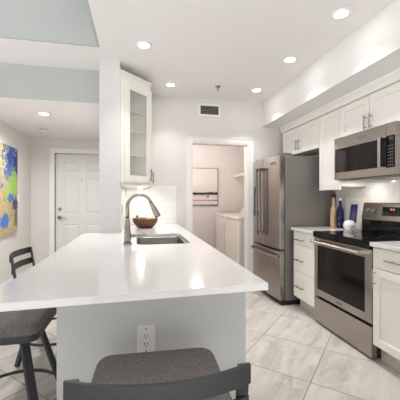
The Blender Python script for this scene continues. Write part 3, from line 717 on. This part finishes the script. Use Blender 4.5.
# range
RW = 0.762; rg = thing('electric_range', 'stainless electric range with black glass cooktop and oven door', 'stove', (XF+0.005, 2.767, 0), RZ)
obj('body', bx(0.004, RW-0.004, 0.048, 0.60, 0.03, 0.899), 'darkgrey', rg)
obj('foot_plinth', bx(0.03, RW-0.03, 0.07, 0.58, 0.001, 0.0299), 'black', rg)
ck = nb(); prism(ck, [(-0.018, 0.873), (0.0, 0.868), (0.05, 0.868), (0.05, 0.9), (0.56, 0.9), (0.56, 0.925), (0.05, 0.927), (-0.010, 0.932), (-0.018, 0.928)], 0.0, RW, 'x')
cooktop = obj('cooktop', ck, 'blackglass', rg, 0.002)
for (x, y, r) in ((0.20, 0.15, 0.10), (0.56, 0.15, 0.08), (0.20, 0.40, 0.075), (0.56, 0.40, 0.10)):
    obj('burner_ring', lathe(nb(), [(r-0.0015, 0.9278), (r+0.0015, 0.9278), (r+0.0015, 0.9283), (r-0.0015, 0.9283), (r-0.0015, 0.9278)], (x, y, 0), 40), 'darkgrey', cooktop)
od = nb(); wx0, wx1, wz0, wz1 = 0.045, 0.690, 0.352, 0.792; t0, t1 = 0.287, 0.862
box(od, 0, wx0, 0, 0.046, t0, t1); box(od, wx1, RW, 0, 0.046, t0, t1); box(od, wx0, wx1, 0, 0.046, t0, wz0); box(od, wx0, wx1, 0, 0.046, wz1, t1); box(od, wx0, wx1, 0.030, 0.046, wz0, wz1)
od_ = obj('oven_door', od, 'steel_h', rg, 0.002)
obj('oven_window', bx(wx0+0.0005, wx1-0.0005, 0.004, 0.0299, wz0+0.0005, wz1-0.0005), 'ovenglass', od_)
h = nb(); cyl(h, (0.02, -0.058, 0.832), (0.70, -0.058, 0.832), 0.013, seg=16)
for x in (0.045, 0.68): box(h, x-0.018, x+0.018, -0.056, 0.001, 0.822, 0.842)
obj('handle', h, 'chrome', od_)
obj('badge', bx(0.335, 0.415, -0.002, 0.001, 0.305, 0.328), 'badge', od_)
obj('storage_drawer', bx(0, RW, 0.0, 0.046, 0.022, 0.262), 'steel_h', rg, 0.003)
bgd = nb(); prism(bgd, [(0.545, 1.045), (0.575, 1.205), (0.590, 1.218), (0.603, 1.218), (0.603, 0.926), (0.560, 0.926), (0.560, 1.045)], 0, RW, 'x')
bg_ = obj('backguard', bgd, 'steel_h', rg, 0.004)
obj('backguard_glass', bx(0.004, RW-0.004, 0.552, 0.5595, 0.9265, 1.0445), 'blackglass', bg_)
sl = lambda z: 0.545+0.030*(z-1.045)/0.160
for x in (0.085, 0.165, 0.60, 0.68):
    k = nb(); z = 1.135; y = sl(z)
    cyl(k, (x, y+0.002, z), (x, y-0.008, z-0.0015), 0.034, seg=24)
    cyl(k, (x, y-0.008, z-0.0015), (x, y-0.034, z-0.006), 0.024, 0.020, seg=24); box(k, x-0.005, x+0.005, y-0.042, y-0.030, z-0.026, z+0.014)
    obj('knob', k, 'nickel', bg_, 0.001)
dp = nb(); prism(dp, [(sl(1.095)-0.003, 1.095), (sl(1.178)-0.003, 1.178), (sl(1.178)+0.002, 1.178), (sl(1.095)+0.002, 1.095)], 0.265, 0.50, 'x')
dpl = obj('control_display', dp, 'blackglass', bg_)
ck_ = nb()
for x in (0.362, 0.374, 0.390, 0.402): box(ck_, x-0.003, x+0.003, sl(1.155)-0.0046, sl(1.155)-0.0032, 1.148, 1.164)
obj('clock_segments', ck_, 'display', dpl)
mk = nb()
for i in range(7):
    for j in range(2):
        x = 0.282+i*0.033; z = 1.108+j*0.017
        if j == 1 and 2 <= i <= 4: continue
        box(mk, x-0.007, x+0.007, sl(z)-0.0042, sl(z)-0.003, z-0.002, z+0.002)
obj('key_marks', mk, 'mark', dpl)
# microwave over the range
mw = thing('microwave', 'stainless over-the-range microwave with dark glass door', 'microwave', (1.995, 2.767, 1.447), RZ)
MWH = 0.428
obj('body', bx(0.002, RW-0.002, 0.042, 0.383, 0.02, MWH), 'darkgrey', mw)
fm = nb(); q = (0.012, 0.628, 0.076, 0.312)
box(fm, 0, RW, 0.0, 0.0419, q[3], MWH); box(fm, 0, RW, 0.0, 0.0419, 0.004, q[2]); box(fm, 0, q[0], 0, 0.0419, q[2], q[3]); box(fm, 0.745, RW, 0, 0.0419, q[2], q[3])
md = obj('front_frame', fm, 'steel_h', mw, 0.003)
obj('door_window', bx(q[0], 0.662, 0.003, 0.0415, q[2], q[3]), 'ovenglass', md)
cpn = obj('control_panel', prism(nb(), rrect(0.6625, 0.748, q[2]-0.012, q[3]+0.012, 0.01), -0.004, 0.030, 'y'), 'blackglass', mw)
mk = nb()
for i in range(3):
    for j in range(7):
        x = 0.690+i*0.020; z = 0.085+j*0.026; box(mk, x-0.005, x+0.005, -0.005, -0.004, z-0.0025, z+0.0025)
obj('key_marks', mk, 'mark', cpn)
obj('control_display', bx(0.700, 0.738, -0.0052, -0.0041, 0.285, 0.312), 'darkgrey', cpn)
h = nb(); cyl(h, (0.640, -0.045, 0.070), (0.640, -0.045, 0.318), 0.012, seg=14)
for z in (0.085, 0.303): box(h, 0.630, 0.650, -0.044, 0.004, z-0.012, z+0.012)
obj('handle', h, 'chrome', md)
obj('badge', bx(0.345, 0.430, -0.0025, 0.001, 0.362, 0.386), 'badge', md)
obj('seam', bx(0.665, 0.667, -0.0006, 0.001, q[3], MWH-0.003), 'darkgrey', md)
obj('seam', bx(0.742, 0.744, -0.0006, 0.001, 0.005, q[2]), 'darkgrey', md)
bt = nb(); box(bt, 0.01, RW-0.01, 0.02, 0.38, 0.0, 0.0199); obj('vent_base', bt, 'black', mw)
for x in (0.10, 0.46): obj('grease_filter', bx(x, x+0.22, 0.12, 0.32, -0.006, -0.0001), 'steel_h', mw)
def task_light(par, x, y, z, sx, sy, watts, col):
    o = obj('task_light', bx(x-sx/2, x+sx/2, y-sy/2, y+sy/2, z-0.004, z), 'lamp', par)
    ld = bpy.data.lights.new('task_beam', 'AREA'); ld.shape = 'RECTANGLE'; ld.size = sx; ld.size_y = sy; ld.energy = watts; ld.color = col
    lo = bpy.data.objects.new('task_beam', ld); COL.objects.link(lo); lo.location = (x, y, z-0.008); lo.parent = par
task_light(mw, 0.725, 0.22, 0.0, 0.03, 0.02, 0.5, (1.0, 0.90, 0.74))
task_light(mw, 0.16, 0.20, 0.0, 0.025, 0.02, 0.8, (1.0, 0.93, 0.82))
# wall cabinets
XU = 2.06
def wall_cab(name, label, y0, y1, z0, z1, doors, handle, under='cab'):
    t = thing(name, label, 'cabinet', (XU, y1, z0), RZ, 'wall cabinets on the right wall')
    Wc = y1-y0; H = z1-z0
    obj('carcass', bx(0.0005, Wc-0.0005, 0.021, XR-XU-0.011, 0.012, H), 'cab', t)
    obj('underside', bx(0.002, Wc-0.002, 0.023, XR-XU-0.012, 0.0, 0.0119), under, t)
    n = len(doors); 
    for i, side in enumerate(doors):
        a = 0.003+i*Wc/n; b = (i+1)*Wc/n-0.003
        d = obj('door', shaker_bm(a, b, -0.008, H-0.012), 'cab', t, 0.0015)
        if side:
            x = b-0.03 if side == 'r' else a+0.03
            obj('handle', pull_bm(x, handle, x, handle+0.135), 'nickel', d)
    return t
wall_cab('wall_cabinet', 'white double door wall cabinet above the refrigerator', 3.135, 4.03, 1.862, 2.21, ('r', 'l'), 0.03)
tl = wall_cab('wall_cabinet', 'tall narrow white wall cabinet between the microwave and the refrigerator', 2.769, 3.133, 1.383, 2.21, ('',), 0.03, 'cabtan')
obj('light_rail', bx(0.0, 0.364, -0.002, 0.019, -0.030, -0.0085), 'cab', tl, 0.002)
wall_cab('wall_cabinet', 'white double door wall cabinet above the microwave', 1.950, 2.767, 1.886, 2.21, ('r', 'l'), 0.005)

task_light(wc, 0.20, 0.30, -0.0005, 0.05, 0.35, 0.9, (1.0, 0.96, 0.90))

# ================================================================== THINGS ON THE SHORT COUNTER
CZ = 0.925
t = thing('stoppered_bottle', 'tan ceramic bottle with dark red stopper against the refrigerator side', 'bottle', (2.235, 3.115, CZ))
obj('bottle_body', lathe(nb(), [(0, 0.0005), (0.034, 0.0005), (0.036, 0.01), (0.036, 0.19), (0.030, 0.225), (0.016, 0.25), (0.0135, 0.335), (0.015, 0.345), (0, 0.345)]), 'tanceramic', t, smooth=True)
st_ = nb(); lathe(st_, [(0, 0.345), (0.012, 0.345), (0.018, 0.355), (0.020, 0.372), (0.012, 0.388), (0, 0.392)])
for s in (-1, 1): tube(st_, [(0, s*0.018, 0.365), (0, s*0.036, 0.374), (0, s*0.040, 0.362), (0, s*0.024, 0.35)], 0.0035, 8)
obj('stopper', st_, 'cork', t, smooth=True)
t = thing('glass_bottle', 'cobalt blue glass bottle beside the tan stoppered bottle', 'bottle', (2.255, 3.02, CZ))
obj('bottle_body', lathe(nb(), [(0, 0.0005), (0.036, 0.0005), (0.040, 0.012), (0.040, 0.17), (0.036, 0.205), (0.020, 0.245), (0.0145, 0.27), (0.0145, 0.312), (0, 0.312)]), 'blueglass', t, smooth=True)
obj('cap', cyl(nb(), (0, 0, 0.3125), (0, 0, 0.335), 0.0155), 'whiteplastic', t)
lb = nb(); 
for k, (zz, ww) in enumerate(((0.105, 0.5), (0.050, 0.16), (0.040, 0.26))):
    n = 8
    for i in range(n):
        a0 = PI+0.55-ww+2*ww*i/n; a1 = PI+0.55-ww+2*ww*(i+1)/n; zz2 = zz+0.006*math.sin(i*1.7)+(0.012*i/n if k == 0 else 0)
        vs = [lb.verts.new((0.0405*math.cos(a), 0.0405*math.sin(a), z)) for a, z in ((a0, zz2), (a1, zz2+0.001), (a1, zz2+0.006), (a0, zz2+0.005))]
        lb.faces.new(vs)
o = obj('label_script', lb, 'mark', t)
# leaning picture frame
t = thing('picture_frame', 'white picture frame with blue print leaning on the splashback', 'picture frame', (2.335, 3.085, CZ+0.002), RZ)
fwid, fh = 0.285, 0.335; tilt = math.radians(-7)
f = nb(); bw_ = 0.045
box(f, 0, bw_, 0, 0.018, 0, fh); box(f, fwid-bw_, fwid, 0, 0.018, 0, fh); box(f, bw_, fwid-bw_, 0, 0.018, 0, bw_); box(f, bw_, fwid-bw_, 0, 0.018, fh-bw_, fh)
fo = obj('frame', f, 'whiteplastic', t, 0.004); fo.rotation_euler = (tilt, 0, 0)
obj('mat_board', bx(bw_, fwid-bw_, 0.008, 0.017, bw_, fh-bw_), 'whiteplastic', fo)
obj('print', bx(0.090, 0.198, 0.0065, 0.0079, 0.062, 0.270), 'glowprint', fo, label='blue print with amber glow')
obj('side_edge', bx(fwid+0.0003, fwid+0.006, 0.0, 0.018, 0.02, fh+0.004), 'cream', fo)
ball = obj('round_ornament', lathe(nb(), [(0, 0.0005), (0.034, 0.0005), (0.050, 0.014), (0.060, 0.040), (0.058, 0.066), (0.046, 0.088), (0.026, 0.101), (0, 0.106)], seg=32), 'whiteceramic', None, smooth=True)
ball.location = (2.225, 2.835, CZ); tag(ball, 'white round ceramic ornament in front of the leaning picture frame', 'ornament')

# ================================================================== LAUNDRY ROOM
def laundry_machine(name, label, y0, y1, dryer):
    t = thing(name, label, 'washer' if not dryer else 'dryer', (1.54, y1, 0), RZ, 'laundry machines')
    Wm = y1-y0; D = 0.68
    obj('cabinet_body', bx(0, Wm, 0.0, D, 0.02, 0.915), 'whiteapp', t, 0.012)
    obj('feet', bx(0.03, Wm-0.03, 0.03, D-0.03, 0.001, 0.0199), 'black', t)
    obj('top_panel', bx(-0.004 if dryer else 0.0, Wm, -0.010, D, 0.9155, 0.955), 'whiteapp', t, 0.012)
    cs_ = obj('console', prism(nb(), [(0.50, 0.9555), (0.58, 1.10), (0.66, 1.115), (0.68, 0.9555)], 0.01, Wm-0.01, 'x'), 'whiteapp', t, 0.010)
    obj('console_dial', cyl(nb(), (Wm-0.12, 0.545, 1.03), (Wm-0.12, 0.525, 1.04), 0.03), 'nickel', cs_)
    if dryer:
        d = obj('dryer_door', bx(0.05, Wm-0.06, -0.014, -0.0005, 0.28, 0.80), 'whiteapp', t, 0.006)
        obj('door_latch', bx(0.075, 0.105, -0.018, -0.0141, 0.60, 0.68), 'cream', d)
        obj('door_gap', bx(0.045, Wm-0.055, -0.004, -0.0005, 0.275, 0.806), 'toe', t)
        for z in (0.36, 0.72): obj('hinge', bx(Wm-0.075, Wm-0.055, -0.017, -0.0141, z-0.02, z+0.02), 'nickel', d)
    else:
        obj('lid', bx(0.05, Wm-0.05, 0.02, 0.48, 0.9552, 0.966), 'whiteapp', t, 0.004)
    return t
laundry_machine('washing_machine', 'white washing machine nearest the laundry doorway', 4.47, 5.155, False)
laundry_machine('clothes_dryer', 'white clothes dryer with front door, behind the washing machine', 5.165, 5.86, True)
t = thing('framed_seascape', 'pale framed print with dark bands on the laundry back wall', 'picture', (0.98, 6.045, 1.12))
obj('print', bx(0.008, 0.637, -0.022, -0.004, 0.008, 0.758), 'sea', t)
f = nb(); box(f, 0, 0.0079, -0.028, 0, 0, 0.766); box(f, 0.6371, 0.645, -0.028, 0, 0, 0.766); box(f, 0.008, 0.637, -0.028, 0, 0.7581, 0.766); box(f, 0.008, 0.637, -0.028, 0, 0, 0.0079)
obj('frame', f, 'darkgrey', t)
bt = nb(); prism(bt, rrect(0.40, 0.455, 0.170, 0.195, 0.008), -0.0235, -0.0221, 'y'); prism(bt, [(0.435, 0.15), (0.442, 0.15), (0.442, 0.235), (0.435, 0.235)], -0.0234, -0.0222, 'y')
obj('boat_mark', bt, 'darkgrey', t, label='small dark mark on the pale print')
t = thing('wire_shelf', 'white wire shelf on the laundry side wall above the machines', 'shelf', (2.299, 6.03, 1.74))
b = nb()
for x in (-0.335, -0.17, -0.01): cyl(b, (x, 0, 0), (x, -1.25, 0), 0.006, seg=8)
cyl(b, (-0.335, 0, -0.035), (-0.335, -1.25, -0.035), 0.006, seg=8)
for i in range(32): cyl(b, (-0.005, -0.02-i*0.039, 0.006), (-0.335, -0.02-i*0.039, 0.006), 0.0025, seg=6)
obj('wire_deck', b, 'shade', t)
obj('front_lip', bx(-0.345, -0.337, -1.25, 0.0, -0.04, 0.008), 'shade', t, 0.002)
for y in (-0.06, -1.15): obj('brace', cyl(nb(), (-0.33, y, -0.01), (-0.003, y, -0.33), 0.010, seg=8), 'shade', t)
